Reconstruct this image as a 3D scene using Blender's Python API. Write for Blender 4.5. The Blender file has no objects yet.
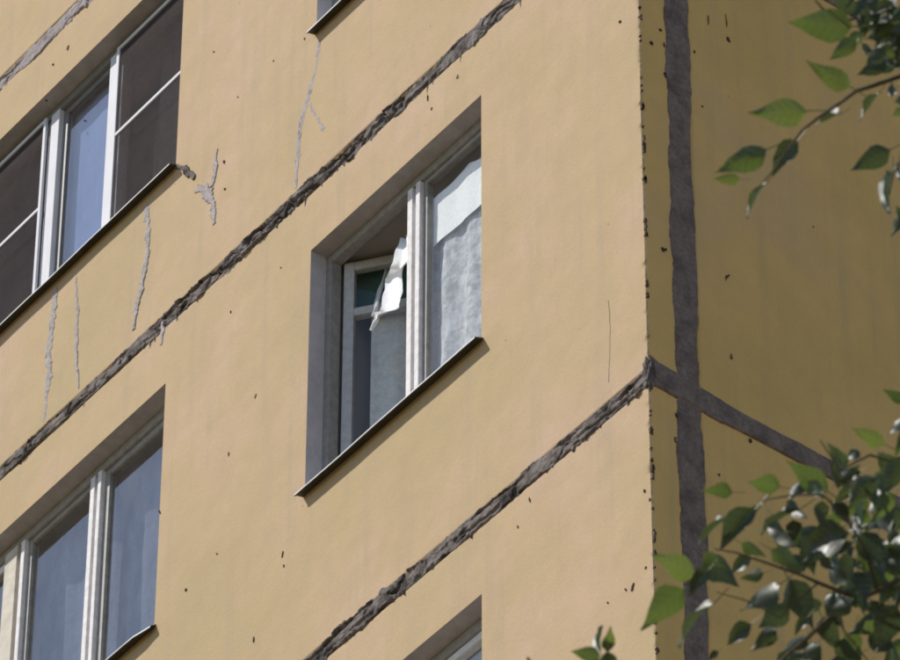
import bpy, bmesh, math, random
import numpy as np
from mathutils import Vector, Matrix

random.seed(7)
R_ = math.radians
scene = bpy.context.scene
col = scene.collection

# ------------------------------------------------------------------ camera
F_PX, PITCH, YAW, ROLL = 6038.1, R_(42.8267), R_(-52.559), R_(0.2106)
CAM = Vector((13.36435, -11.2129, 1.6))
cp, sp, cy, sy = math.cos(PITCH), math.sin(PITCH), math.cos(YAW), math.sin(YAW)
FW = Vector((sy * cp, cy * cp, sp))
RT0 = Vector((cy, -sy, 0.0))
UP0 = RT0.cross(FW)
RT = RT0 * math.cos(ROLL) + UP0 * math.sin(ROLL)
UP = -RT0 * math.sin(ROLL) + UP0 * math.cos(ROLL)
cam_d = bpy.data.cameras.new('camera')
cam = bpy.data.objects.new('camera', cam_d)
col.objects.link(cam)
cam.matrix_world = Matrix(((RT.x, UP.x, -FW.x, CAM.x), (RT.y, UP.y, -FW.y, CAM.y),
                           (RT.z, UP.z, -FW.z, CAM.z), (0, 0, 0, 1)))
cam_d.sensor_fit = 'HORIZONTAL'
cam_d.sensor_width = 36.0
cam_d.lens = F_PX / 900.0 * 36.0
cam_d.clip_start = 0.5
cam_d.clip_end = 3000
cam_d.dof.use_dof = True
cam_d.dof.focus_distance = 26.3
cam_d.dof.aperture_fstop = 24
scene.camera = cam

# ------------------------------------------------------------------ sky, sun, exposure
SUN_EL, SUN_AZ = R_(48.7), R_(42)          # azimuth: towards -x from the normal (-y) of the sunlit front
to_sun = Vector((-math.sin(SUN_AZ) * math.cos(SUN_EL), -math.cos(SUN_AZ) * math.cos(SUN_EL), math.sin(SUN_EL)))
world = bpy.data.worlds.new('World')
scene.world = world
world.use_nodes = True
wn = world.node_tree
sky = wn.nodes.new('ShaderNodeTexSky')
sky.sky_type = 'NISHITA'
sky.sun_disc = False
sky.sun_elevation = SUN_EL
sky.sun_rotation = math.atan2(to_sun.x, to_sun.y)
sky.air_density = 1.0
sky.dust_density = 0.25
sky.ozone_density = 2.0
wn.links.new(sky.outputs[0], wn.nodes['Background'].inputs[0])
wn.nodes['Background'].inputs[1].default_value = 0.115
sun_d = bpy.data.lights.new('sun', 'SUN')
sun_d.energy = 4.4
sun_d.angle = R_(0.53)
sun_d.color = (1.0, 0.95, 0.87)
sun = bpy.data.objects.new('sun', sun_d)
sun.rotation_euler = (-to_sun).to_track_quat('-Z', 'Y').to_euler()
col.objects.link(sun)
scene.view_settings.view_transform = 'Standard'
scene.view_settings.look = 'None'
scene.view_settings.exposure = 0.14
scene.view_settings.gamma = 1.0
scene.cycles.filter_width = 1.8

# ------------------------------------------------------------------ helpers
def at(px, py, t):                        # a photograph pixel and a distance -> a point in the place
    return CAM + (FW + RT * ((px - 450) / F_PX) - UP * ((py - 330) / F_PX)) * t

def on_front(px, py, dep=0.0):            # point on the plane y = dep
    d = FW + RT * ((px - 450) / F_PX) - UP * ((py - 330) / F_PX)
    return CAM + d * ((dep - CAM.y) / d.y)

def on_side(px, py, out=0.0):             # point on the plane x = out
    d = FW + RT * ((px - 450) / F_PX) - UP * ((py - 330) / F_PX)
    return CAM + d * ((out - CAM.x) / d.x)

def _hash(ix, iy, seed):
    h = (ix.astype(np.int64) * 374761393 + iy.astype(np.int64) * 668265263 + seed * 974634777) & 0xFFFFFFFF
    h = ((h ^ (h >> 13)) * 1274126177) & 0xFFFFFFFF
    h = ((h ^ (h >> 16)) * 2246822519) & 0xFFFFFFFF
    return ((h ^ (h >> 15)) & 0xFFFFFF) / float(0xFFFFFF)

def vnoise(x, y, seed=0):
    x = np.asarray(x, float); y = np.asarray(y, float)
    x, y = np.broadcast_arrays(x, y)
    ix, iy = np.floor(x), np.floor(y)
    fx, fy = x - ix, y - iy
    fx = fx * fx * (3 - 2 * fx); fy = fy * fy * (3 - 2 * fy)
    a = _hash(ix, iy, seed); b = _hash(ix + 1, iy, seed)
    c = _hash(ix, iy + 1, seed); d = _hash(ix + 1, iy + 1, seed)
    return (a + (b - a) * fx) * (1 - fy) + (c + (d - c) * fx) * fy

def fbm(x, y, seed=0, octv=4, gain=0.5):
    s, amp, tot = 0.0, 1.0, 0.0
    for o in range(octv):
        s = s + amp * (vnoise(np.asarray(x) * 2 ** o, np.asarray(y) * 2 ** o, seed + o * 17) - 0.5)
        tot += amp; amp *= gain
    return s / tot * 2.0                   # about -1..1

def worley_edge(x, y, seed=0):             # distance to the border between two cells
    ix, iy = np.floor(x), np.floor(y)
    d1 = np.full(np.shape(x), 9.0); d2 = np.full(np.shape(x), 9.0); cid = np.zeros(np.shape(x))
    for i in (-1, 0, 1):
        for j in (-1, 0, 1):
            cx = ix + i + _hash(ix + i, iy + j, seed); cyy = iy + j + _hash(ix + i, iy + j, seed + 5)
            d = np.hypot(x - cx, y - cyy)
            cid = np.where(d < d1, _hash(ix + i, iy + j, seed + 9), cid); n1 = np.minimum(d1, d); d2 = np.minimum(np.maximum(d1, d), d2); d1 = n1
    return d2 - d1, cid

def link(name, me, mat, parent=None, smooth=False, sharp=0):
    o = bpy.data.objects.new(name, me)
    col.objects.link(o)
    if mat is not None and not me.materials: me.materials.append(mat)
    if parent is not None: o.parent = parent
    if smooth:
        me.polygons.foreach_set('use_smooth', [True] * len(me.polygons))
        if sharp: me.set_sharp_from_angle(angle=R_(sharp))
    return o

def tag(o, label=None, cat=None, group=None, kind=None):
    if label: o['label'] = label
    if cat: o['category'] = cat
    if group: o['group'] = group
    if kind: o['kind'] = kind
    return o

def grid_mesh(name, P, mask=None):         # P: (n, m, 3); mask (n-1, m-1) True = keep face
    n, m, _ = P.shape
    idx = np.arange(n * m).reshape(n, m)
    q = np.stack([idx[:-1, :-1], idx[1:, :-1], idx[1:, 1:], idx[:-1, 1:]], -1)
    q = q[mask] if mask is not None else q.reshape(-1, 4)
    used = np.unique(q)
    remap = np.full(n * m, -1); remap[used] = np.arange(len(used))
    q = remap[q]
    me = bpy.data.meshes.new(name)
    V = P.reshape(-1, 3)[used]
    me.vertices.add(len(V)); me.vertices.foreach_set('co', V.astype(np.float32).ravel())
    me.loops.add(q.size); me.loops.foreach_set('vertex_index', q.astype(np.int32).ravel())
    me.polygons.add(len(q)); me.polygons.foreach_set('loop_start', np.arange(0, q.size, 4, dtype=np.int32))
    me.update(calc_edges=True); me.validate()
    return me

def boxes_mesh(name, boxes, bevel=0.004, segs=2):
    bm = bmesh.new()
    for (x0, x1, y0, y1, z0, z1) in boxes:
        vs = [bm.verts.new((x, y, z)) for x in (x0, x1) for y in (y0, y1) for z in (z0, z1)]
        for f in ((0, 1, 3, 2), (4, 6, 7, 5), (0, 4, 5, 1), (2, 3, 7, 6), (0, 2, 6, 4), (1, 5, 7, 3)):
            bm.faces.new([vs[i] for i in f])
    bmesh.ops.recalc_face_normals(bm, faces=bm.faces)
    if bevel:
        bmesh.ops.bevel(bm, geom=bm.edges[:], offset=bevel, segments=segs, affect='EDGES', profile=0.6)
    me = bpy.data.meshes.new(name); bm.to_mesh(me); bm.free()
    return me

# ------------------------------------------------------------------ materials
class NT:
    def __init__(s, name):
        s.m = bpy.data.materials.new(name); s.m.use_nodes = True
        s.t = s.m.node_tree; s.b = s.t.nodes['Principled BSDF']; s.out = s.t.nodes['Material Output']
        s.geo = s.t.nodes.new('ShaderNodeNewGeometry').outputs['Position']
    def n(s, typ, **kw):
        o = s.t.nodes.new(typ)
        for k, v in kw.items(): setattr(o, k, v)
        return o
    def l(s, a, b): s.t.links.new(a, b)
    def mapping(s, scale):
        mp = s.n('ShaderNodeMapping'); mp.inputs['Scale'].default_value = scale; s.l(s.geo, mp.inputs[0]); return mp.outputs[0]
    def noise(s, scale=5, detail=5, rough=.55, vec=None):
        o = s.n('ShaderNodeTexNoise'); o.inputs['Scale'].default_value = scale; o.inputs['Detail'].default_value = detail
        o.inputs['Roughness'].default_value = rough; s.l(vec if vec is not None else s.geo, o.inputs['Vector']); return o.outputs['Fac']
    def ramp(s, fac, stops):
        o = s.n('ShaderNodeValToRGB'); e = o.color_ramp.elements
        while len(e) < len(stops): e.new(0.5)
        for el, (p, c) in zip(e, stops):
            el.position = p; el.color = (*c, 1) if len(c) == 3 else c
        s.l(fac, o.inputs[0]); return o.outputs[0]
    def mix(s, fac, a, b, mode='MIX'):
        o = s.n('ShaderNodeMix', data_type='RGBA', blend_type=mode)
        for sock, v in ((o.inputs[0], fac), (o.inputs[6], a), (o.inputs[7], b)):
            if hasattr(v, 'is_output'): s.l(v, sock)
            elif isinstance(v, tuple): sock.default_value = (*v, 1)
            else: sock.default_value = v
        return o.outputs[2]
    def bump(s, h, strength=.3, dist=.01):
        o = s.n('ShaderNodeBump'); o.inputs['Strength'].default_value = strength; o.inputs['Distance'].default_value = dist
        s.l(h, o.inputs['Height']); s.l(o.outputs[0], s.b.inputs['Normal']); return o
    def base(s, c):
        if isinstance(c, tuple): s.b.inputs['Base Color'].default_value = (*c, 1)
        else: s.l(c, s.b.inputs['Base Color'])
    def set(s, rough=.8, spec=.3):
        s.b.inputs['Roughness'].default_value = rough; s.b.inputs['Specular IOR Level'].default_value = spec

def paint_material(name, a, b, c, stain):
    t = NT(name)
    big = t.noise(0.9, 5, .6)
    cA = t.ramp(big, [(.36, a), (.5, b), (.62, c)])
    med = t.noise(6, 6, .65)
    cB = t.mix(t.ramp(med, [(.35, (0, 0, 0)), (.75, (.6, .6, .6))]), cA, tuple(x * .82 for x in b))
    streak = t.noise(1, 5, .6, t.mapping((9, 9, .55)))
    cC = t.mix(t.ramp(streak, [(.52, (0, 0, 0)), (.78, (.6, .6, .6))]), cB, stain)
    grain = t.noise(95, 4, .7)
    cD = t.mix(t.ramp(grain, [(.34, (.22, .22, .22)), (.58, (0, 0, 0))]), cC, tuple(x * .6 for x in b))
    sp = t.n('ShaderNodeTexVoronoi', feature='F1'); sp.inputs['Scale'].default_value = 7.0; sp.inputs['Randomness'].default_value = 1.0
    t.l(t.mapping((1, 1, .8)), sp.inputs['Vector'])
    spk = t.ramp(sp.outputs['Distance'], [(.015, (1, 1, 1)), (.035, (0, 0, 0))])
    sel = t.ramp(t.noise(2.3, 2, .5), [(.55, (0, 0, 0)), (.6, (.8, .8, .8))])
    t.base(t.mix(t.mix(1.0, spk, sel, 'MULTIPLY'), cD, (.10, .08, .07)))
    h = t.mix(.35, t.noise(55, 5, .6), t.noise(260, 3, .6))
    t.bump(h, .38, .006)
    t.set(.85, .2)
    return t.m

M = {}
M['front_paint'] = paint_material('front_paint', (.460, .346, .183), (.507, .364, .208), (.545, .378, .256), (.38, .295, .20))
M['side_bounce_paint'] = paint_material('side_bounce_paint', (.66, .44, .155), (.74, .475, .178), (.69, .45, .21), (.50, .37, .19))  # front ochre made warmer and lighter, with bounce light put into the colour

def mortar_material(name, light, mid, dark, p=(.34, .5, .62), sc1=9):
    t = NT(name)
    n1 = t.noise(sc1, 8, .7)
    c = t.ramp(n1, [(p[0], dark), (p[1], mid), (p[2], light)])
    n2 = t.noise(60, 6, .7)
    c2 = t.mix(t.ramp(n2, [(.35, (.55, .55, .55)), (.6, (0, 0, 0))]), c, tuple(x * .45 for x in mid))
    t.base(c2)
    t.bump(t.mix(.4, t.noise(45, 8, .75), t.noise(190, 4, .7)), .9, .012)
    t.set(.9, .15)
    return t.m
M['mortar'] = mortar_material('mortar', (.31, .27, .255), (.215, .18, .165), (.035, .029, .026), (.41, .51, .66))
M['mortar_dark'] = mortar_material('mortar_dark', (.36, .33, .32), (.15, .125, .115), (.03, .025, .024), (.36, .5, .66))
M['mortar_pale'] = mortar_material('mortar_pale', (.44, .39, .39), (.36, .31, .31), (.20, .17, .16), (.30, .42, .60))
M['sealant'] = mortar_material('sealant', (.53, .47, .45), (.46, .41, .40), (.20, .17, .165), (.36, .46, .56), 24)
M['mortar_smooth'] = mortar_material('mortar_smooth', (.33, .25, .22), (.255, .195, .172), (.16, .12, .11), (.36, .5, .66))

def simple(name, c, rough=.6, spec=.4, var=.12, scale=20, bump=.15):
    t = NT(name)
    t.base(t.mix(t.ramp(t.noise(scale, 6, .65), [(.3, (1, 1, 1)), (.65, (0, 0, 0))]), c, tuple(x * (1 - var * 2) for x in c)))
    t.bump(t.noise(scale * 6, 4, .6), bump, .003)
    t.set(rough, spec)
    return t.m
M['pvc'] = simple('white_plastic_frame', (.66, .655, .70), .65, .12, .06, 6, .02)
M['old_white'] = simple('old_white_paint', (.80, .77, .77), .7, .12, .12, 28, .3)
M['cream'] = simple('cream_paint', (.62, .56, .47), .7, .12, .12, 20, .3)
M['reveal'] = simple('grey_reveal_plaster', (.56, .53, .56), .9, .15, .10, 12, .4)
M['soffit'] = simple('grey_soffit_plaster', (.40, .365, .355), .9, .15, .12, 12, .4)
M['frame_grey'] = simple('shaded_dirty_frame_paint', (.34, .325, .31), .6, .3, .16, 24, .35)  # dirty old wood, darkened further to carry the shade under the lintel
M['sash_grey'] = simple('shaded_white_sash_paint', (.52, .515, .53), .55, .35, .12, 26, .3)  # white sash paint greyed; the shade inside the opening is in the colour
M['frame_dark'] = simple('shaded_plastic_frame', (.20, .195, .19), .5, .35, .10, 10, .1)  # plastic frame darkened; shade of the recessed members is in the colour
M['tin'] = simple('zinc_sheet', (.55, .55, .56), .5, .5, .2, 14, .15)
M['tin_shade'] = simple('shaded_zinc_sheet', (.075, .068, .05), .6, .4, .25, 14, .2)
M['room'] = simple('room_plaster', (.38, .345, .325), .9, .1, .05, 3, .05)
M['chip'] = simple('chipped_spot', (.09, .065, .05), .95, .05, .2, 80, .5)
M['crack'] = simple('hairline_crack', (.42, .305, .195), .9, .1, .1, 30, .1)
M['chip_pale'] = simple('worn_spot', (.20, .155, .115), .95, .05, .25, 80, .5)
M['bark'] = simple('bark', (.14, .115, .085), .9, .1, .25, 40, .8)
M['roofing'] = simple('roof_felt', (.07, .07, .07), .95, .1, .2, 5, .3)

def glass_material(name, boost, dirt=(.5, .5, .52), dirt_f=.06):
    t = NT(name)
    lw = t.n('ShaderNodeLayerWeight'); pw = t.n('ShaderNodeMath', operation='POWER'); pw.inputs[1].default_value = 5.0; t.l(lw.outputs['Facing'], pw.inputs[0])
    sc_ = t.n('ShaderNodeMath', operation='MULTIPLY_ADD'); sc_.inputs[1].default_value = .96; sc_.inputs[2].default_value = .04; t.l(pw.outputs[0], sc_.inputs[0])
    mu = t.n('ShaderNodeMath', operation='MULTIPLY', use_clamp=True); mu.inputs[1].default_value = boost; t.l(sc_.outputs[0], mu.inputs[0])
    tr = t.n('ShaderNodeBsdfTransparent'); tr.inputs[0].default_value = (.93, .95, .94, 1)
    gl = t.n('ShaderNodeBsdfGlossy'); gl.inputs['Roughness'].default_value = .015; gl.inputs['Color'].default_value = (1, 1, 1, 1)
    bp = t.n('ShaderNodeBump'); bp.inputs['Strength'].default_value = .05; bp.inputs['Distance'].default_value = .02
    t.l(t.noise(3.5, 2, .5), bp.inputs['Height']); t.l(bp.outputs[0], gl.inputs['Normal'])
    df = t.n('ShaderNodeBsdfDiffuse'); df.inputs[0].default_value = (*dirt, 1)
    m1 = t.n('ShaderNodeMixShader'); t.l(t.ramp(t.noise(5, 6, .65, t.mapping((3, 3, 1))), [(.35, (dirt_f * .3,) * 3), (.75, (dirt_f * 1.6,) * 3)]), m1.inputs[0])
    t.l(tr.outputs[0], m1.inputs[1]); t.l(df.outputs[0], m1.inputs[2])
    m2 = t.n('ShaderNodeMixShader'); t.l(mu.outputs[0], m2.inputs[0]); t.l(m1.outputs[0], m2.inputs[1]); t.l(gl.outputs[0], m2.inputs[2])
    t.l(m2.outputs[0], t.out.inputs[0])
    return t.m
M['glass_double'] = glass_material('double_glazing', 2.3, dirt_f=.05)
M['glass'] = glass_material('old_glass', 2.4, dirt_f=.07)
M['glass_thin'] = glass_material('thin_glass', 1.0, dirt_f=.04)

def cloth_material(name, c, alpha, transl=.45, scale=60, pattern=.0, psc=26):
    t = NT(name)
    colr = t.mix(t.ramp(t.noise(scale, 4, .6), [(.35, (.35, .35, .35)), (.6, (0, 0, 0))]), c, tuple(x * .75 for x in c))
    d = t.n('ShaderNodeBsdfDiffuse'); t.l(colr, d.inputs[0])
    tl = t.n('ShaderNodeBsdfTranslucent'); t.l(colr, tl.inputs[0])
    m1 = t.n('ShaderNodeMixShader'); m1.inputs[0].default_value = transl; t.l(d.outputs[0], m1.inputs[1]); t.l(tl.outputs[0], m1.inputs[2])
    tr = t.n('ShaderNodeBsdfTransparent')
    m2 = t.n('ShaderNodeMixShader')
    lo, hi = max(0, alpha - pattern), min(1, alpha + pattern)
    t.l(t.ramp(t.noise(psc, 5, .7), [(.38, (lo,) * 3), (.62, (hi,) * 3)]), m2.inputs[0])
    t.l(tr.outputs[0], m2.inputs[1]); t.l(m1.outputs[0], m2.inputs[2])
    t.l(m2.outputs[0], t.out.inputs[0])
    return t.m
M['cloth'] = cloth_material('white_curtain_cloth', (.97, .97, .99), .99, .06)
M['lace'] = cloth_material('white_lace', (.88, .88, .93), .74, .22, pattern=.20, psc=22)
M['lace_grey'] = cloth_material('grey_lace', (.95, .95, .98), .92, .12, pattern=.08)
M['lace_dim'] = cloth_material('sky_tinted_curtain', (.26, .28, .36), .7, .3, pattern=.1)  # grey curtain with the panes' blue sky reflection put into its colour
M['green_cloth'] = cloth_material('green_sheet_cloth', (.055, .16, .12), 1.0, .3, 9)
M['sky_blue_sheet'] = cloth_material('sky_reflection_sheet', (.27, .35, .62), 1.0, .3, 8)
M['net'] = cloth_material('mosquito_net_mesh', (.078, .064, .062), .70, .1, 40, .14, 2.2)

def leaf_material(name, c, tc):
    t = NT(name)
    inf = t.n('ShaderNodeObjectInfo')
    v = t.ramp(inf.outputs['Random'], [(0, tuple(x * .75 for x in c)), (1, tuple(x * 1.25 for x in c))])
    n = t.ramp(t.noise(30, 4, .6), [(.3, (.5, .5, .5)), (.7, (0, 0, 0))])
    sx = t.n('ShaderNodeSeparateXYZ'); tc_ = t.n('ShaderNodeTexCoord'); t.l(tc_.outputs['Object'], sx.inputs[0])
    ab = t.n('ShaderNodeMath', operation='ABSOLUTE'); t.l(sx.outputs[0], ab.inputs[0])
    dg = t.n('ShaderNodeMath', operation='MULTIPLY_ADD'); dg.inputs[1].default_value = -.7; t.l(ab.outputs[0], dg.inputs[0]); t.l(sx.outputs[1], dg.inputs[2])
    wv = t.n('ShaderNodeMath', operation='PINGPONG'); wv.inputs[1].default_value = .075; t.l(dg.outputs[0], wv.inputs[0])      # side veins
    mn = t.n('ShaderNodeMath', operation='MINIMUM'); t.l(wv.outputs[0], mn.inputs[0]); t.l(ab.outputs[0], mn.inputs[1])
    vein = t.ramp(mn.outputs[0], [(.006, (.75, .75, .75)), (.020, (0, 0, 0))])
    t.base(t.mix(vein, t.mix(n, v, tuple(x * .7 for x in c)), tuple(min(1, x * 2.2) for x in c)))
    t.set(.46, .55)
    tl = t.n('ShaderNodeBsdfTranslucent'); tl.inputs[0].default_value = (*tc, 1)
    m = t.n('ShaderNodeMixShader'); m.inputs[0].default_value = .38
    t.l(t.b.outputs[0], m.inputs[1]); t.l(tl.outputs[0], m.inputs[2]); t.l(m.outputs[0], t.out.inputs[0])
    return t.m
M['leaf'] = leaf_material('poplar_leaf', (.06, .085, .035), (.13, .18, .035))
M['leaf_dark'] = leaf_material('poplar_leaf_dark', (.05, .066, .038), (.06, .085, .026))  # darker copy of the leaf colour, with the shade of unlit leaves in it
M['leaf_young'] = leaf_material('poplar_leaf_young', (.085, .12, .04), (.19, .235, .045))

t = NT('ground_grass')
t.base(t.ramp(t.noise(.6, 8, .7), [(.3, (.15, .14, .05)), (.5, (.25, .20, .11)), (.7, (.34, .26, .17))]))
t.bump(t.noise(8, 8, .7), .8, .08); t.set(.95, .1)
M['ground'] = t.m

# ------------------------------------------------------------------ ground
bm = bmesh.new(); bmesh.ops.create_grid(bm, x_segments=40, y_segments=40, size=900)
me = bpy.data.meshes.new('ground'); bm.to_mesh(me); bm.free()
tag(link('ground', me, M['ground']), 'flat grassy yard around the apartment block', 'ground', kind='structure')

# ------------------------------------------------------------------ the building
building = bpy.data.objects.new('apartment_building', None); col.objects.link(building)
tag(building, 'ochre yellow panel apartment block with rough grey mortar joints', 'building')

JZ = 17.515; ST = 2.8
GAP = 0.04                 # half of the open joint between two panels
COLS = {'centre': (-2.288, -1.066), 'left': (-5.43, -3.385)}

def lines(breaks, step):
    out = [breaks[0]]
    for a, b in zip(breaks[:-1], breaks[1:]):
        k = max(1, int(round((b - a) / step)))
        out += [a + (b - a) * i / k for i in range(1, k + 1)]
    return np.array(out)

def front_panel(x0, x1, z0, z1, holes, step, corner, seed):
    xb = sorted({x0, x1, *[h[0] for h in holes], *[h[1] for h in holes]})
    zb = sorted({z0, z1, *[h[2] for h in holes], *[h[3] for h in holes]})
    xs = lines(xb, step); zs = lines(zb, step * .45 if holes else step)
    zs = np.unique(np.concatenate([zs, [z0 + .008, z0 + .016, z1 - .008, z1 - .016]]))
    # columns: (x, y, return?) ; the return is the panel's end seen round the corner
    cols_ = [(x0, .09, 0)] + [(x, 0., 0) for x in xs]
    if corner:
        cols_ = cols_[:-1] + [(x1 - .006, .0, 0), (x1, .006, 1)] + [(x1, yy, 1) for yy in np.arange(.02, .16, .014)]
    else:
        cols_ += [(x1, .09, 0)]
    rows = [(z0, .09)] + [(z, 0.) for z in zs] + [(z1, .09)]
    X = np.array([c[0] for c in cols_])[:, None] + np.zeros((1, len(rows)))
    Z = np.array([r[0] for r in rows])[None, :] + np.zeros((len(cols_), 1))
    Y = np.array([c[1] for c in cols_])[:, None] + np.zeros((1, len(rows)))
    ret = np.array([c[2] for c in cols_])[:, None] > 0
    skirt = np.array([r[1] for r in rows])[None, :]
    und = .0035 * fbm(X * 1.6, Z * 1.6, seed, 3) + .0006 * fbm(X * 14 + Y * 14, Z * 14, seed + 3, 3)
    fade = np.ones_like(X)
    for h in holes:        # flat towards the window reveals
        dx = np.maximum(np.maximum(h[0] - X, X - h[1]), 0); dz = np.maximum(np.maximum(h[2] - Z, Z - h[3]), 0)
        fade = np.minimum(fade, np.clip(np.hypot(dx, dz) / .12, 0, 1))
    und = und * fade
    isf = (~ret) & (skirt == 0) & (Y == 0)
    Yn = np.where(isf, Y - und, Y + np.where(ret, 0, skirt))
    Xn = np.where(ret, X + und * .6, X)
    # rough upper and lower edges
    for ze, sgn in ((z0, 1), (z1, -1)):
        d = np.clip(1 - np.abs(Z - ze) / .03, 0, 1)
        Z = Z + sgn * d * (.010 * fbm(X * 9 + Y * 9, Z * 0 + seed, seed + 9, 4))
        dd = np.clip(1 - np.abs(Z - ze) / .014, 0, 1) ** 2
        Yn = Yn + np.where(isf, dd * .010, 0)
    if corner:             # chipped arris
        dc = np.where((np.abs(X - x1) < .0075) & (Y < .008), 1, 0)
        ch = np.clip(fbm(Z * 34, Z * 0 + 3, seed + 21, 4, .7) - .05, 0, 1) * .012
        Xn = Xn - dc * ch; Yn = Yn + dc * ch * .5
    P = np.stack([Xn, Yn, Z], -1)
    mask = np.ones((len(cols_) - 1, len(rows) - 1), bool)
    cx = (X[:-1, :-1] + X[1:, 1:]) / 2; cz = (Z[:-1, :-1] + Z[1:, 1:]) / 2; cyy = (Y[:-1, :-1] + Y[1:, 1:]) / 2
    for h in holes:
        mask &= ~((cx > h[0]) & (cx < h[1]) & (cz > h[2]) & (cz < h[3]) & (cyy < .001))
    me = grid_mesh('wall_panel', P, mask)
    me.materials.append(M['front_paint']); me.materials.append(M['side_bounce_paint'])
    if corner:
        cx_ = np.zeros(len(me.polygons) * 3); me.polygons.foreach_get('normal', cx_); nx_ = cx_.reshape(-1, 3)[:, 0]
        ce = np.zeros(len(me.polygons) * 3); me.polygons.foreach_get('center', ce); ce = ce.reshape(-1, 3)
        me.polygons.foreach_set('material_index', ((np.abs(nx_) > .8) & (ce[:, 0] > x1 - .05)).astype(np.int32))
    o = link('wall_panel', me, None, building, True, 40)
    return o

def side_panel(y0, y1, z0, z1, step, seed):
    ys = lines([y0, y1], step); zs = np.unique(np.concatenate([lines([z0, z1], step), [z0 + .01, z1 - .01]]))
    Yg = np.concatenate([[y0], ys, [y1]])[:, None] + np.zeros((1, len(zs) + 2))
    Zg = np.concatenate([[z0], zs, [z1]])[None, :] + np.zeros((len(ys) + 2, 1))
    X = .0035 * fbm(Yg * 1.6, Zg * 1.6, seed, 3) + .0012 * fbm(Yg * 14, Zg * 14, seed + 3, 3)
    X[0, :] = X[-1, :] = -.09; X[:, 0] = X[:, -1] = -.09
    return link('wall_panel', grid_mesh('wall_panel', np.stack([X, Yg, Zg], -1)), M['side_bounce_paint'], building, True)

SILL_TOP = {'centre': (18.50, 19.912), 'left': (18.50, 19.912)}
def hole(colname, floor):
    x0, x1 = COLS[colname]
    zb, zt = 18.50 + ST * floor, 19.912 + ST * floor
    if colname == 'left' and floor == 1: zb, zt = 21.285, 22.685
    return (x0, x1, zb, zt)

JV0, JV1 = .148, .250                 # the vertical joint on the shaded side
for k in range(-7, 4):
    z0, z1 = JZ + ST * k + GAP, JZ + ST * (k + 1) - GAP
    if k == -7: z0 = 0.0 - .3
    fine = -1 <= k <= 2
    st = .022 if fine else .25
    holes = [hole(c, k) for c in COLS] if fine else []
    front_panel(-6.2, 0.0, z0, z1, holes, st, True, 40 + k)
    front_panel(-12.0, -6.28, z0, z1, [], .25, False, 70 + k)
    side_panel(JV1 + .004, 4.4, z0, z1, .03 if fine else .25, 90 + k)
    side_panel(4.48, 11.9, z0, z1, .4, 120 + k)
# the unseen rest: back walls and roof
link('wall', boxes_mesh('wall', [(-12.3, -12.02, .1, 12.0, -.3, 28.6)], 0), M['front_paint'], building)
link('wall', boxes_mesh('wall', [(-12.0, -.02, 11.92, 12.2, -.3, 28.6)], 0), M['side_bounce_paint'], building)
link('roof', boxes_mesh('roof', [(-12.5, .25, -.25, 12.4, 28.74, 28.95)], .02), M['roofing'], building)

# ------------------------------------------------------------------ mortar joints
def front_joint(z, x0, x1, seed, mat, rough, wt, wb, step=.0045, proud=.006, spikes=.02):
    s = np.arange(x0, x1, step)[:, None]; v = np.arange(-.15, .13, step)[None, :]
    S = s + 0 * v; Vv = v + 0 * s
    c = .008 * fbm(S * 2.2, 0 * S, seed, 3)
    wtop = wt * (1.05 + .55 * fbm(S * 8, 0 * S, seed + 1, 5, .65)) + .010 * np.clip(fbm(S * 40, 0 * S, seed + 2, 2), 0, 1)
    wbot = wb * (1.1 + .55 * fbm(S * 7, 0 * S, seed + 3, 5, .65)) + spikes * np.clip(fbm(S * 38, 0 * S, seed + 4, 3) - .42, 0, 1) * 4
    vv = Vv - c
    edge = np.minimum(wtop - vv, vv + wbot)                   # > 0 inside
    h = proud + rough * (1.3 * fbm(S * 5, Vv * 13, seed + 5, 4, .5) + .35 * fbm(S * 40, Vv * 60, seed + 6, 3))
    we, cid = worley_edge(S * 7 + 1.1 * fbm(S * 7, Vv * 9, seed + 7), Vv * 15 + .9 * fbm(S * 9, Vv * 9, seed + 8), seed + 7)
    h = h + rough * 1.3 * (cid - .6) * np.clip(we / .10, 0, 1)               # broken plates of mortar
    crk = np.clip(fbm(S * 4, Vv * 5, seed + 15, 2) * 2 + .7, 0, 1)
    h = h - rough * 1.6 * np.clip(1 - we / .13, 0, 1) * crk
    # one long broken fissure along the joint
    fz = .55 * wtop + .016 * fbm(S * 5, 0 * S, seed + 11, 4)
    h = h - .030 * np.clip(1.3 - np.abs(vv - fz) / .011, 0, 1) * np.clip(.35 + fbm(S * 3, 0 * S, seed + 12, 3) * 1.8, 0, 1)
    fz2 = -.45 * wbot + .014 * fbm(S * 6, 0 * S, seed + 13, 4)
    h = h - .024 * np.clip(1.2 - np.abs(vv - fz2) / .008, 0, 1) * np.clip(-.05 + fbm(S * 3.5, 0 * S, seed + 14, 3) * 2.2, 0, 1)
    smear = np.clip(fbm(S * 1.7, Vv * 3, seed + 16, 2) * 2.2, 0, 1)               # stretches trowelled flat
    h = h * (1 - .55 * smear) + .004 * smear
    h = np.where(edge > 0, np.maximum(h, -.028), h)
    inside = np.clip(edge / .007, -1, 1)
    h = np.where(inside >= 0, h * inside + (1 - inside) * -.001, -.004 + inside * .03)
    overlap = (vv > GAP + .006) | (vv < -GAP - .006)
    h = np.where((edge > .004) & overlap, np.maximum(h, .0012), h)
    P = np.stack([S, -h, z + Vv], -1)
    keep = (edge > -.012)
    mask = keep[:-1, :-1] | keep[1:, 1:]
    return link('mortar_joint', grid_mesh('mortar_joint', P, mask), mat, building, True)

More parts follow.
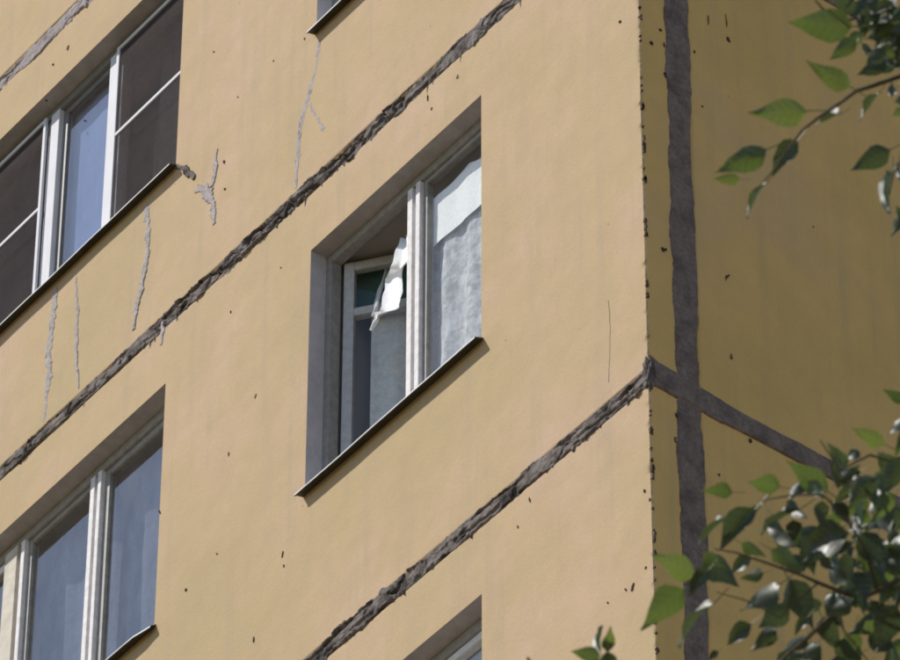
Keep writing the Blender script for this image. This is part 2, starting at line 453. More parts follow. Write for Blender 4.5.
front_joint(JZ, -6.2, -.004, 201, M['mortar'], .011, .047, .045, proud=.006)
front_joint(JZ + ST, -6.2, -3.0, 231, M['mortar'], .011, .045, .040, proud=.005, spikes=.03)
front_joint(JZ + ST, -3.0, -.004, 251, M['mortar_dark'], .016, .050, .052, proud=.004, spikes=.045)
front_joint(JZ + 2 * ST - .012, -6.2, -.004, 271, M['mortar_pale'], .007, .050, .048, spikes=.012)
front_joint(JZ - ST, -6.2, -.004, 291, M['mortar'], .012, .05, .045, step=.008)

def side_joint(kind, a0, a1, seed, w0, w1, centre, step=.005):
    # smooth trowelled strip on the shaded side; 'v' vertical, 'h' horizontal
    s = np.arange(a0, a1, step)[:, None]; v = np.arange(-.17, .17, step)[None, :]
    S = s + 0 * v; Vv = v + 0 * s
    amp = .30 if kind == 'v' else .22
    wl = w0(S) * (1 + amp * fbm(S * 5, 0 * S, seed, 5, .6)) ; wr = w1(S) * (1 + amp * fbm(S * 5, 0 * S, seed + 1, 5, .6))
    edge = np.minimum(Vv + wl, wr - Vv)
    h = .005 + .0022 * fbm(S * 4, Vv * 22, seed + 2, 4) + .0012 * fbm(S * 30, Vv * 30, seed + 4, 3)
    if kind == 'v':
        h = h - .004 * np.clip(1 - np.abs(Vv - .012 * fbm(S * 1.5, 0 * S, seed + 6, 3)) / .007, 0, 1) * np.clip(fbm(S * 1.2, 0 * S, seed + 7, 3) * 2 + .2, 0, 1)
    ins = np.clip(edge / .006, -1, 1)
    h = np.where(ins >= 0, np.maximum(h, .002) * ins ** .5 if False else np.maximum(h, .002) * np.sqrt(np.clip(ins, 0, 1)), ins * .03)
    if kind == 'v': P = np.stack([h, centre + Vv, S], -1)
    else: P = np.stack([h + .0025, S, centre + Vv], -1)
    keep = edge > -.01
    return link('mortar_joint', grid_mesh('mortar_joint', P, keep[:-1, :-1] | keep[1:, 1:]), M['mortar_smooth'], building, True)

yc = .198
CHIPS = []
side_joint('v', 14.0, 24.5, 301, lambda S: .064 + 0 * S, lambda S: .064 + .004 * np.sin(S * 2), yc)
hj = lambda S: np.interp(S, [0, .1, .2, .3, .45, .7, 3], [.060, .055, .05, .066, .054, .050, .046])
hk = lambda S: np.interp(S, [0, .1, .2, .3, .45, .7, 3], [.095, .085, .080, .062, .050, .045, .045])
for i in (-1, 0, 1, 2):
    side_joint('h', .003, 4.4, 321 + i * 7, hj, hk, JZ + ST * i + .015)

# chipped arris of the corner
crn = random.Random(5)
for i in range(60):
    zc = crn.uniform(15.9, 19.8)
    if abs(zc - JZ) < .12: continue
    big = crn.random() ** 3
    CHIPS.append((Vector((0, .003 + .004 * big, zc)), .004 + .005 * big, .006 + .020 * big, 900 + i))

# lumpy mortar knob where the two joints meet at the corner
bm = bmesh.new(); bmesh.ops.create_icosphere(bm, subdivisions=5, radius=1)
for v in bm.verts:
    p = v.co.copy()
    n = float(fbm(p.x * 2.2 + p.y * 1.3, p.z * 2.2 - p.y * .9, 55, 5, .65))
    r = 1 + .45 * n
    v.co = Vector((-.012 + p.x * .030 * r, .010 + p.y * .022 * r, JZ + .018 + p.z * .088 * r))
me = bpy.data.meshes.new('mortar_knob'); bm.to_mesh(me); bm.free()
link('mortar_knob', me, M['mortar_dark'], building, True)

# ------------------------------------------------------------------ runs of sealant, chips and cracks
def ribbon(name, pts, mat, height=.004, seed=0, rag=.35, parent=building):
    # pts: (x, z, half width) down the front wall
    pts = np.array(pts, float)
    d = np.concatenate([[0], np.cumsum(np.hypot(*np.diff(pts[:, :2], axis=0).T))])
    n = max(4, int(d[-1] / .003)); tt = np.linspace(0, d[-1], n)
    X = np.interp(tt, d, pts[:, 0]) + .006 * fbm(tt * 12, tt * 0, seed, 3); Z = np.interp(tt, d, pts[:, 1]); W = np.interp(tt, d, pts[:, 2])
    dx, dz = np.gradient(X), np.gradient(Z); ln = np.hypot(dx, dz); nx, nz = -dz / ln, dx / ln
    w1 = W * np.clip(1 + rag * fbm(tt * 14, tt * 0, seed + 1, 5, .6), .12, 2); w2 = W * np.clip(1 + rag * fbm(tt * 14, tt * 0, seed + 2, 5, .6), .12, 2)
    w1 = w1 * np.clip(.9 + .5 * fbm(tt * 70, tt * 0, seed + 6, 3), .2, 1.5); w2 = w2 * np.clip(.9 + .5 * fbm(tt * 70, tt * 0, seed + 7, 3), .2, 1.5)
    vs = np.linspace(-1, 1, 11)
    off = np.where(vs[None, :] < 0, w1[:, None], w2[:, None]) * vs[None, :]
    PX = X[:, None] + nx[:, None] * off; PZ = Z[:, None] + nz[:, None] * off
    prof = np.sqrt(np.clip(1 - np.abs(vs) ** 2.5, 0, 1))[None, :]
    h = prof * (height + height * .7 * fbm(PX * 40, PZ * 40, seed + 3, 4)) + .0016 - .007 * (np.abs(vs)[None, :] > .99)
    return link(name, grid_mesh(name, np.stack([PX, -h, PZ], -1)), mat, parent, True)

def run(px_pts, seed, mat='sealant', height=.0008, rag=1.1):
    pts = []
    for (px, py, w) in px_pts:
        p = on_front(px, py); pts.append((p.x, p.z, w / 140.0 / 2 * 1.05))
    ribbon('sealant_run', pts, M[mat], height, seed, rag)
run([(146, 204, 5), (148, 230, 7), (148, 250, 7), (142, 285, 7), (137, 305, 7), (134, 329, 3)], 11)
run([(56, 288, 6), (53, 310, 7), (49, 345, 9), (49, 375, 9), (46, 400, 6), (45, 421, 3)], 12)
run([(76, 278, 2.5), (78, 310, 3.5), (76, 345, 5), (77, 365, 3.5), (79, 388, 2)], 13)
run([(320, 40, 5), (316, 70, 6), (308, 98, 7), (301, 125, 7), (298, 150, 7), (296, 188, 3)], 14)
run([(310, 104, 4), (317, 118, 4), (324, 130, 5)], 15)
run([(178, 166, 5), (187, 171, 6), (195, 178, 4)], 16, 'mortar', .005)
run([(217, 149, 2.5), (216, 166, 5), (212, 186, 4)], 17)
run([(197, 188, 6), (205, 191, 10), (212, 200, 7), (214, 224, 2.5)], 18)
run([(162, 322, 3), (163, 332, 4), (161, 345, 2)], 19)

def chip(p, rx, rz, seed, side=False, tilt=0.0, mat='chip', name='paint_chip'):
    n = 12; rnd = random.Random(seed); vs = []
    for i in range(n):
        a = 2 * math.pi * i / n; r = .35 + .8 * rnd.random()
        u, w = math.cos(a) * rx * r, math.sin(a) * rz * r
        u, w = u * math.cos(tilt) - w * math.sin(tilt), u * math.sin(tilt) + w * math.cos(tilt)
        vs.append((.0045, p.y + u, p.z + w) if side else (p.x + u, -.0045, p.z + w))
    base = [(v[0] - .012, v[1], v[2]) if side else (v[0], v[1] + .012, v[2]) for v in vs]
    me = bpy.data.meshes.new(name)
    fs = [tuple(range(n))] + [(i, (i + 1) % n, n + (i + 1) % n, n + i) for i in range(n)]
    me.from_pydata(vs + base, [], fs); me.update()
    return link(name, me, M[mat], building)
PX = 1 / 200.0
for (p_, rx_, rz_, sd_) in CHIPS: chip(p_, rx_, rz_, sd_, True, 0, 'chip' if sd_ % 3 else 'chip_pale')
for i, (px, py, w, h, tl) in enumerate([(224, 162, 3, 6, .1), (225, 189, 3, 3, 0), (274, 61, 2.5, 3, 0), (458, 77, 5, 8, -.2), (432, 109, 4, 4, 0), (428, 98, 2, 9, 0),
        (256, 396, 2.5, 7, -.5), (186, 590, 3.5, 3.5, 0), (283, 554, 2.5, 10, -.15), (284, 566, 2, 6, .2), (254, 640, 2, 9, 0), (530, 500, 2.5, 8, .2), (518, 527, 3, 4, 0),
        (633, 587, 4, 9, -.5), (626, 590, 2.5, 6, .4), (646, 568, 3, 3, 0), (608, 603, 2, 2.5, 0), (214, 52, 2, 2.5, 0), (229, 454, 1.5, 7, 0), (46, 100, 3, 5, .3),
        (540, 470, 3, 2.5, 0), (305, 39, 3, 3, 0), (160, 512, 3, 9, .5), (217, 554, 2, 2, 0), (238, 97, 2, 2, 0), (281, 268, 2, 2, 0), (645, 491, 3, 6, 0), (650, 500, 3, 4, 0),
        (620, 22, 3, 5, -.6), (231, 312, 1.8, 4, 0), (68, 48, 3, 7, -.5), (53, 65, 3, 4, -.3)]):
    chip(on_front(px, py), w * PX * .36, h * PX * .42, 500 + i, False, tl, 'chip' if i % 3 else 'chip_pale')
for i, (px, py, w, h, tl) in enumerate([(726, 22, 2, 20, .05), (728, 40, 6, 9, .4), (708, 20, 2, 16, 0), (651, 43, 8, 5, 0), (702, 107, 4, 4, 0), (727, 277, 4, 15, -.5), (731, 357, 4, 9, 0),
        (664, 250, 9, 6, .5), (694, 243, 3, 6, 0), (694, 52, 4, 6, 0), (719, 475, 3, 3, 0), (750, 441, 5, 5, .3), (664, 45, 2, 7, 0), (665, 75, 3, 9, .2), (813, 227, 2, 2, 0),
        (676, 415, 4, 7, .2), (675, 440, 5, 9, 0), (660, 30, 5, 3, .3), (668, 85, 4, 5, 0)]):
    chip(on_side(px, py), w * PX * .36, h * PX * .42, 600 + i, True, tl, 'chip' if i % 2 else 'chip_pale')
for i, pts in enumerate([[(609, 300, .5), (610, 340, .8), (609, 382, .4)]]):
    w = []
    for (px, py, ww) in pts:
        p = on_front(px, py); w.append((p.x, p.z, ww / 900.0))
    ribbon('hairline_crack', w, M['crack'], .0003, 700 + i, .7)

# ------------------------------------------------------------------ windows
def quad_mesh(name, quads):
    me = bpy.data.meshes.new(name); vs = []; fs = []
    for q in quads: fs.append(tuple(range(len(vs), len(vs) + 4))); vs += q
    me.from_pydata(vs, [], fs); me.update(); return me

FD0, FD1 = .085, .140            # the frame sits this deep behind the wall face
def make_sill(w, x0, x1, zf, ov=.044, seed=0, dent=0.0, mat='tin'):
    # sheet metal drip sill: slope, rolled front lip, turned-down ends
    n = 40; rnd = np.random.RandomState(seed)
    xs = np.linspace(x0 - .012, x1 + .012, n)
    wob = .0035 * fbm(xs * 3, xs * 0, 800 + seed, 3)
    sec = [(FD0 + .004, zf + .052), (.0, zf + .020), (-ov, zf + .002), (-ov - .002, zf - .001), (-ov - .002, zf - .010), (-ov + .003, zf - .011), (-ov + .006, zf - .004), (.002, zf + .008), (FD0 + .004, zf + .044)]
    P = np.zeros((n, len(sec), 3))
    for j, (y, z) in enumerate(sec):
        P[:, j, 0] = xs; P[:, j, 1] = y; P[:, j, 2] = z + (wob if y < 0 else 0)
    if dent:                     # bent corner
        k = np.clip((xs - (x1 - .10)) / .10, 0, 1)
        for j, (y, z) in enumerate(sec):
            if y < 0: P[:, j, 1] += k * dent; P[:, j, 2] -= k * dent * .2
    me = grid_mesh('sill', P); me.materials.append(M[mat]); me.materials.append(M['tin_shade'])
    for p_ in me.polygons:               # the underside's shade is put into a dark colour
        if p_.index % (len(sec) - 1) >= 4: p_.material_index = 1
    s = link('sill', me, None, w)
    return s

def room(x0, x1, zb, zt, k):
    a, b = .14, .36
    rx0, rx1, rz0, rz1, ry = x0 - .5, x1 + .5, JZ + ST * k + .12, JZ + ST * (k + 1) - .12, 3.6
    if rx1 > -.35: rx1 = -.35
    q = []
    ins = .0
    X0, X1, Z0, Z1 = x0 + ins, x1 - ins, zb + .02, zt
    q += [[(X0, a, Z1), (X1, a, Z1), (X1, b, Z1), (X0, b, Z1)], [(X0, a, Z0), (X1, a, Z0), (X1, b, Z0), (X0, b, Z0)],
          [(X0, a, Z0), (X0, a, Z1), (X0, b, Z1), (X0, b, Z0)], [(X1, a, Z0), (X1, a, Z1), (X1, b, Z1), (X1, b, Z0)]]
    q += [[(rx0, b, rz0), (X0, b, rz0), (X0, b, rz1), (rx0, b, rz1)], [(X1, b, rz0), (rx1, b, rz0), (rx1, b, rz1), (X1, b, rz1)],
          [(X0, b, rz0), (X1, b, rz0), (X1, b, Z0), (X0, b, Z0)], [(X0, b, Z1), (X1, b, Z1), (X1, b, rz1), (X0, b, rz1)]]
    q += [[(rx0, ry, rz0), (rx1, ry, rz0), (rx1, ry, rz1), (rx0, ry, rz1)], [(rx0, b, rz0), (rx0, ry, rz0), (rx0, ry, rz1), (rx0, b, rz1)],
          [(rx1, b, rz0), (rx1, ry, rz0), (rx1, ry, rz1), (rx1, b, rz1)], [(rx0, b, rz0), (rx1, b, rz0), (rx1, ry, rz0), (rx0, ry, rz0)],
          [(rx0, b, rz1), (rx1, b, rz1), (rx1, ry, rz1), (rx0, ry, rz1)]]
    link('room', quad_mesh('room', q), M['room'], building)

def make_window(h, k, mat, side_w=.045, top_w=.05):
    x0, x1, zb, zt = h
    fz = zb + .035
    w = link('window', boxes_mesh('window', [(x0, x0 + side_w, FD0, FD1, fz, zt), (x1 - side_w, x1, FD0, FD1, fz, zt),
                                             (x0 + side_w, x1 - side_w, FD0 + .002, FD1 - .002, zt - top_w, zt - .001),
                                             (x0 + side_w, x1 - side_w, FD0 + .002, FD1 - .002, fz, fz + .05)]), mat, building)
    e = .0
    link('soffit', quad_mesh('soffit', [[(x0, e, zt), (x1, e, zt), (x1, FD1, zt), (x0, FD1, zt)]]), M['soffit'], w)
    rv = [[(x0, e, zb), (x0, e, zt), (x0, FD1, zt), (x0, FD1, zb)],
          [(x1, e, zb), (x1, e, zt), (x1, FD1, zt), (x1, FD1, zb)], [(x0, e, zb), (x1, e, zb), (x1, FD1, zb), (x0, FD1, zb)]]
    link('reveal', quad_mesh('reveal', rv), M['reveal'], w)
    room(x0, x1, zb, zt, k)
    return w

def post(w, x0, x1, h, mat, y0=FD0 - .004, y1=FD1 + .003, name='mullion', z0=None, z1=None):
    return link(name, boxes_mesh(name, [(x0, x1, y0, y1, (z0 if z0 is not None else h[2] + .0845), (z1 if z1 is not None else h[3] - .0495))], .004), mat, w)

def sash(w, x0, x1, z0, z1, y0, y1, t, mat, glass, name='sash', pane_y=None):
    s = link(name, boxes_mesh(name, [(x0, x0 + t, y0, y1, z0, z1), (x1 - t, x1, y0, y1, z0, z1), (x0 + t, x1 - t, y0 + .001, y1 - .001, z1 - t, z1 - .001), (x0 + t, x1 - t, y0 + .001, y1 - .001, z0 + .001, z0 + t)], .003), mat, w)
    py = pane_y if pane_y is not None else (y0 + y1) / 2
    if glass is not None:
        link('pane', boxes_mesh('pane', [(x0 + t - .004, x1 - t + .004, py, py + .0001, z0 + t - .004, z1 - t + .004)], 0) if False else
             quad_mesh('pane', [[(x0 + t - .004, py, z0 + t - .004), (x1 - t + .004, py, z0 + t - .004), (x1 - t + .004, py, z1 - t + .004), (x0 + t - .004, py, z1 - t + .004)]]), glass, w)
    return s

def net(w, x0, x1, z0, z1, bar):
    y0, y1, t = .068, .082, .022
    link('net_frame', boxes_mesh('net_frame', [(x0, x0 + t, y0, y1, z0, z1), (x1 - t, x1, y0, y1, z0, z1), (x0 + t, x1 - t, y0 + .001, y1 - .001, z1 - t, z1 - .001),
                                               (x0 + t, x1 - t, y0 + .001, y1 - .001, z0 + .001, z0 + t)], .002), M['pvc'], w)
    link('net_crossbar', boxes_mesh('net_crossbar', [(x0 + t, x1 - t, y0 + .001, y1 - .001, bar - .010, bar + .010)], .002), M['pvc'], w)
    link('mosquito_net', quad_mesh('mosquito_net', [[(x0 + t, .076, z0 + t), (x1 - t, .076, z0 + t), (x1 - t, .076, z1 - t), (x0 + t, .076, z1 - t)]]), M['net'], w)

def curtain(name, pts, z0, z1, folds, amp, mat, label, seed, cat='curtain', top_wave=0.0, n=90, group=None):
    # pts: plan polyline (x, y) of the hanging cloth
    pts = np.array(pts, float); d = np.concatenate([[0], np.cumsum(np.hypot(*np.diff(pts, axis=0).T))])
    tt = np.linspace(0, d[-1], n); X = np.interp(tt, d, pts[:, 0]); Y = np.interp(tt, d, pts[:, 1])
    dx, dy = np.gradient(X), np.gradient(Y); ln = np.hypot(dx, dy); nx, ny = -dy / ln, dx / ln
    v = np.linspace(0, 1, 40)[None, :]
    zt = z1 + top_wave * fbm(tt * 6, tt * 0, seed + 4, 3)
    Z = z0 + (zt[:, None] - z0) * v
    ph = tt[:, None] / d[-1] * folds * 2 * math.pi + 1.2 * fbm(tt[:, None] * 4, v * 1.2, seed, 3)
    off = amp * np.sin(ph) * (1 - .35 * v) + amp * 1.5 * fbm(tt[:, None] * 9, v * 2.0, seed + 1, 4)
    P = np.stack([X[:, None] + nx[:, None] * off, Y[:, None] + ny[:, None] * off, Z], -1)
    o = link(name, grid_mesh(name, P), mat, None, True)
    return tag(o, label, cat, group)

# --- the open window in the middle
h = hole('centre', 0); x0, x1, zb, zt = h
w = make_window(h, 0, M['frame_grey'], .04, .045)
w['label'] = 'old white wooden window with its left sash swung inwards'
post(w, -1.690, -1.655, h, M['old_white'], FD0 - .006, FD1)
post(w, -1.655, -1.632, h, M['old_white'], FD0 + .022, FD1 - .002, 'mullion_groove')
post(w, -1.632, -1.602, h, M['old_white'], FD0 - .006, FD1)
sash(w, -1.601, x1 - .041, zb + .09, zt - .047, FD0 + .016, FD1 - .002, .024, M['frame_grey'], M['glass_thin'], pane_y=FD0 + .030)
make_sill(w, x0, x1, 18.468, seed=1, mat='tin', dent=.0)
# the open sash, hinged on the left and swung in
sw, ang = .56, R_(36)
hx, hy = x0 + .052, FD1 + .004
def hinged(me):
    me.transform(Matrix.Translation((hx, hy, 0)) @ Matrix.Rotation(ang, 4, 'Z')); return me
s0, s1, tb, st = zb + .075, zt - .035, 19.575, .048
link('sash', hinged(boxes_mesh('sash', [(0, st, 0, .04, s0, s1), (sw - st, sw, 0, .04, s0, s1), (st, sw - st, .002, .038, s1 - st, s1 - .001), (st, sw - st, .002, .038, s0, s0 + st),
                                        (st, sw - st, .001, .039, tb - .022, tb + .022)], .004)), M['sash_grey'], w)['label'] = 'inward swung sash with a cross rail'
for (a, b) in ((s0 + st, tb - .022), (tb + .022, s1 - st)):
    link('pane', hinged(quad_mesh('pane', [[(st - .004, .015, a - .004), (sw - st + .004, .015, a - .004), (sw - st + .004, .015, b + .004), (st - .004, .015, b + .004)]])), M['glass_thin'], w)

curtain('lace_curtain', [(-1.640, .150), (-1.45, .152), (-1.115, .150)], 18.60, 19.52, 3, .013, M['lace'],
        'white lace curtain hanging in loose folds behind the right pane of the open window', 31)
curtain('valance', [(-1.655, .136), (-1.4, .136), (-1.110, .134)], 19.475, 19.765, 3, .002, M['cloth'],
        'bright white valance strip across the top of the open window', 35, 'valance', .035)
def along(s_, o_): return (hx + s_ * math.cos(ang) - o_ * math.sin(ang), hy + s_ * math.sin(ang) + o_ * math.cos(ang))
curtain('lace_curtain', [along(.115, .050), along(.30, .085), along(.56, .075)], 18.60, 19.60, 3, .009, M['lace_grey'],
        'grey lace curtain seen through the lower pane of the inward swung sash', 41)
curtain('green_sheet', [along(.02, .075), along(.30, .085), along(.56, .080)], 19.610, 19.90, 4, .010, M['green_cloth'],
        'dark green sheet behind the upper pane of the inward swung sash', 45)  # green sheet close behind the pane, giving it a green tone

def cloth_rows(rows, sub=6, wrinkle=.013, seed=0):
    A = np.array([[on_front(325 + l[0] / 5.5, 225 + l[1] / 5.5, dl)[:] for (l, r, dl, dr) in rows]])[0]
    B = np.array([[on_front(325 + r[0] / 5.5, 225 + r[1] / 5.5, dr)[:] for (l, r, dl, dr) in rows]])[0]
    n = len(rows); tt = np.linspace(0, n - 1, (n - 1) * sub + 1)
    def cr(Q):                     # smooth curve through the rows
        out = []
        for t in tt:
            i = min(int(t), n - 2); f = t - i
            p0, p1, p2, p3 = Q[max(i - 1, 0)], Q[i], Q[i + 1], Q[min(i + 2, n - 1)]
            out.append(.5 * (2 * p1 + (p2 - p0) * f + (2 * p0 - 5 * p1 + 4 * p2 - p3) * f * f + (3 * p1 - p0 - 3 * p2 + p3) * f ** 3))
        return np.array(out)
    A, B = cr(A), cr(B); v = np.linspace(0, 1, 15)[None, :, None]
    P = A[:, None, :] * (1 - v) + B[:, None, :] * v
    P[:, :, 1] += wrinkle * fbm(tt[:, None] * .9, v[:, :, 0] * 3, seed, 3) + .012 * np.sin(v[:, :, 0] * math.pi * 1.6)
    return P
rows = [((420, 70), (472, 60), .19, .16), ((400, 140), (470, 140), .155, .13), ((365, 235), (468, 208), .15, .13), ((350, 268), (440, 235), .185, .17),
        ((333, 305), (434, 300), .20, .20), ((326, 360), (432, 370), .17, .175), ((312, 425), (420, 435), .14, .15), ((300, 472), (396, 470), .13, .14),
        ((278, 488), (312, 498), .14, .145), ((262, 520), (300, 528), .14, .145), ((240, 575), (256, 572), .14, .14)]
o = link('blowing_curtain', grid_mesh('blowing_curtain', cloth_rows(rows, seed=9)), M['cloth'], None, True)
tag(o, 'white curtain end blowing out past the open sash of the middle window', 'curtain')
hem = [((338, 185), (362, 175), .30, .31), ((320, 260), (345, 250), .28, .29), ((298, 350), (320, 350), .25, .26), ((268, 455), (292, 460), .20, .21), ((255, 500), (272, 505), .17, .175)]
hm = link('hem', grid_mesh('hem', cloth_rows(hem, seed=12)), M['lace_grey'], o, True)

# --- upper left: plastic window with two mosquito nets
h = hole('left', 1); x0, x1, zb, zt = h
w = make_window(h, 1, M['frame_dark'], .05, .055)
w['label'] = 'white plastic window with mosquito nets on both outer sashes'
post(w, -4.626, -4.556, h, M['pvc']); post(w, -4.122, -4.056, h, M['pvc'])
z0, z1 = zb + .088, zt - .056
sash(w, -4.555, -4.123, z0, z1, FD0 + .024, FD1, .036, M['frame_dark'], M['glass_double'], pane_y=FD0 + .034)
sash(w, x0 + .052, -4.627, z0, z1, FD0 + .014, FD1, .042, M['pvc'], M['glass_thin'])
sash(w, -4.055, x1 - .052, z0, z1, FD0 + .014, FD1, .042, M['pvc'], M['glass_thin'])
net(w, x0 + .01, -4.655, zb + .05, zt - .045, 22.030); net(w, -4.050, x1 - .008, zb + .05, zt - .045, 22.030)
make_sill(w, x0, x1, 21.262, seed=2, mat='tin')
curtain('room_curtain', [(-4.02, .30), (-3.45, .30)], 21.40, 22.75, 6, .02, M['lace_grey'], 'dim curtain behind the right mosquito net of the upper left window', 51)
curtain('room_curtain', [(-4.70, .160), (-4.02, .160)], 21.40, 22.68, 1, .003, M['sky_blue_sheet'], 'added pale blue sheet imitating sky reflection behind the middle pane of the upper left window', 52)  # added sheet; its blue stands in for sky reflected in the pane

# --- lower left: old three part window
h = hole('left', 0); x0, x1, zb, zt = h
w = make_window(h, 0, M['frame_grey'], .045, .05)
w['label'] = 'old wooden window with pale blue reflecting panes'
post(w, -4.765, -4.664, h, M['cream'], FD0 - .010, FD1)
post(w, -4.664, -4.640, h, M['old_white'], FD0 + .024, FD1 - .002, 'mullion_groove')
post(w, -4.638, -4.608, h, M['old_white'], FD0 - .006, FD1)
post(w, -4.080, -4.046, h, M['old_white'], FD0 - .006, FD1)
post(w, -4.046, -4.024, h, M['old_white'], FD0 + .024, FD1 - .002, 'mullion_groove')
post(w, -4.022, -3.994, h, M['old_white'], FD0 - .006, FD1)
z0, z1 = zb + .088, zt - .052
sash(w, -4.607, -4.081, z0, z1, FD0 + .018, FD1, .028, M['frame_grey'], M['glass'], pane_y=FD0 + .034)
sash(w, -3.993, x1 - .046, z0, z1, FD0 + .018, FD1, .036, M['frame_grey'], M['glass'], pane_y=FD0 + .034)
sash(w, x0 + .046, -4.766, z0, z1, FD0 + .016, FD1, .04, M['old_white'], M['glass'], pane_y=FD0 + .024)
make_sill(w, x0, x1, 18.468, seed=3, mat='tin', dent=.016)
curtain('room_curtain', [(-3.96, .24), (-3.36, .24)], 18.6, 20.05, 3, .010, M['lace_dim'], 'thin grey curtain behind the right pane of the lower left window', 61)
curtain('room_curtain', [(-4.64, .24), (-4.04, .24)], 18.6, 20.05, 3, .010, M['lace_dim'], 'thin grey curtain behind the middle pane of the lower left window', 62)

# --- windows cut off by the frame: below the open one, above it, above and below on the left
for (c, k) in (('centre', -1), ('centre', 1), ('left', -1), ('centre', 2), ('left', 2)):
    h = hole(c, k); x0, x1, zb, zt = h
    w = make_window(h, k, M['frame_grey'])
    xm = (x0 + x1) / 2
    post(w, xm - .04, xm + .04, h, M['old_white'])
    sash(w, x0 + .046, xm - .041, zb + .088, zt - .052, FD0 + .014, FD1, .035, M['old_white'], M['glass'], pane_y=FD0 + .022)
    sash(w, xm + .041, x1 - .046, zb + .088, zt - .052, FD0 + .014, FD1, .035, M['old_white'], M['glass'], pane_y=FD0 + .022)
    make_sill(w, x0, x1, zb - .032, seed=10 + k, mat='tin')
curtain('room_curtain', [(-2.2, .24), (-1.1, .24)], 15.9, 17.2, 7, .012, M['lace_grey'], 'thin curtain in the window cut off at the bottom edge', 71)

# ------------------------------------------------------------------ the poplar in front
tree = bpy.data.objects.new('poplar_tree', None); col.objects.link(tree)
TRUNK = CAM + Vector((FW.x, FW.y, 0)).normalized() * 7.2 + RT0 * 2.7
tree.location = (TRUNK.x, TRUNK.y, 0)
tag(tree, 'leafy poplar reaching in from the right in front of the shaded wall', 'tree')
bpy.context.view_layer.update()
TINV = Matrix.Translation((-TRUNK.x, -TRUNK.y, 0))

def tube(name, pts, radii, mat, parent, seg=8):
    pts = [Vector(p) for p in pts]; n = len(pts); vs = []; fs = []
    for i, p in enumerate(pts):
        d = (pts[min(i + 1, n - 1)] - pts[max(i - 1, 0)]).normalized()
        a = d.orthogonal().normalized(); b = d.cross(a)
        if i: # keep the frame from twisting
            a = (pa - d * pa.dot(d)).normalized(); b = d.cross(a)
        pa = a
        for k in range(seg):
            t_ = 2 * math.pi * k / seg
            vs.append(TINV @ (p + (a * math.cos(t_) + b * math.sin(t_)) * radii[i]))
    for i in range(n - 1):
        for k in range(seg):
            fs.append((i * seg + k, i * seg + (k + 1) % seg, (i + 1) * seg + (k + 1) % seg, (i + 1) * seg + k))
    fs.append(tuple(range(seg - 1, -1, -1))); fs.append(tuple((n - 1) * seg + k for k in range(seg)))
    me = bpy.data.meshes.new(name); me.from_pydata(vs, [], fs); me.update()
    return link(name, me, mat, parent, True)

def bez(p, q, sag, n=12, seed=0, wob=.03):
    rnd = random.Random(seed); out = []
    p, q = Vector(p), Vector(q)
    for i in range(n + 1):
        t = i / n
        v = p.lerp(q, t) + Vector((0, 0, 1)) * sag * 4 * t * (1 - t)
        if 0 < i < n: v += Vector((rnd.uniform(-wob, wob), rnd.uniform(-wob, wob), rnd.uniform(-wob, wob)))
        out.append(v)
    return out

trunk_pts = [TRUNK + Vector((.10 * math.sin(z * .5), .08 * math.cos(z * .4), z)) for z in np.linspace(-.1, 13.5, 20)]
tube('trunk', trunk_pts, list(np.linspace(.24, .03, 20)), M['bark'], tree, 14)
def trunk_at(z): return TRUNK + Vector((.10 * math.sin(z * .5), .08 * math.cos(z * .4), z))

# leaf shapes: ovate with a drawn-out tip, folded along the midrib, on a thin stalk
def leaf_mesh(fold, curl, wide, seed, mat):
    rnd = random.Random(seed)
    T = [0, .07, .18, .33, .5, .66, .82, .94, 1.0]; Wd = [.02, .13, .24, .27, .23, .155, .075, .025, .003]
    vs = []; fs = []
    for t_, wd in zip(T, Wd):
        for u in (-1, -.5, 0, .5, 1):
            x = u * wd * wide * (1 + rnd.uniform(-.07, .07))
            z = fold * abs(x) - curl * t_ * t_ + .035 * math.sin(t_ * 8 + u * 2.5 + seed) * (.4 + abs(u))
            vs.append((x, t_, z))
    for i in range(len(T) - 1):
        for j in range(4): fs.append((i * 5 + j, i * 5 + j + 1, (i + 1) * 5 + j + 1, (i + 1) * 5 + j))
    b = len(vs)
    vs += [(-.012, 0, 0), (.012, 0, 0), (.008, -.42, .05), (-.008, -.42, .05), (0, 0, -.018), (0, -.42, .035)]
    fs += [(b, b + 1, b + 2, b + 3), (b, b + 3, b + 5, b + 4), (b + 1, b + 4, b + 5, b + 2)]
    me = bpy.data.meshes.new('leaf'); me.from_pydata(vs, [], fs); me.update(); me.materials.append(mat)
    me.polygons.foreach_set('use_smooth', [True] * len(me.polygons))
    return me
LEAVES = {'g': [leaf_mesh(f, c, wv, i, M['leaf']) for i, (f, c, wv) in enumerate([(.25, .12, 1), (.15, .2, 1.05), (.35, .05, .9)])],
          'y': [leaf_mesh(f, c, wv, 10 + i, M['leaf_young']) for i, (f, c, wv) in enumerate([(.2, .15, .95), (.3, .08, .85)])],
          'd': [leaf_mesh(f, c, wv, 20 + i, M['leaf_dark']) for i, (f, c, wv) in enumerate([(.3, .12, 1.05), (.2, .2, 1.1), (.4, .1, .95)])],
          'w': [leaf_mesh(f, c, wv, 30 + i, M['leaf_dark']) for i, (f, c, wv) in enumerate([(.75, .1, .95), (.6, .2, 1.0), (.9, .05, .9)])]}
HALF = (to_sun - FW).normalized()         # a leaf facing this way mirrors the sun towards the viewer
leaf_rnd = random.Random(3)
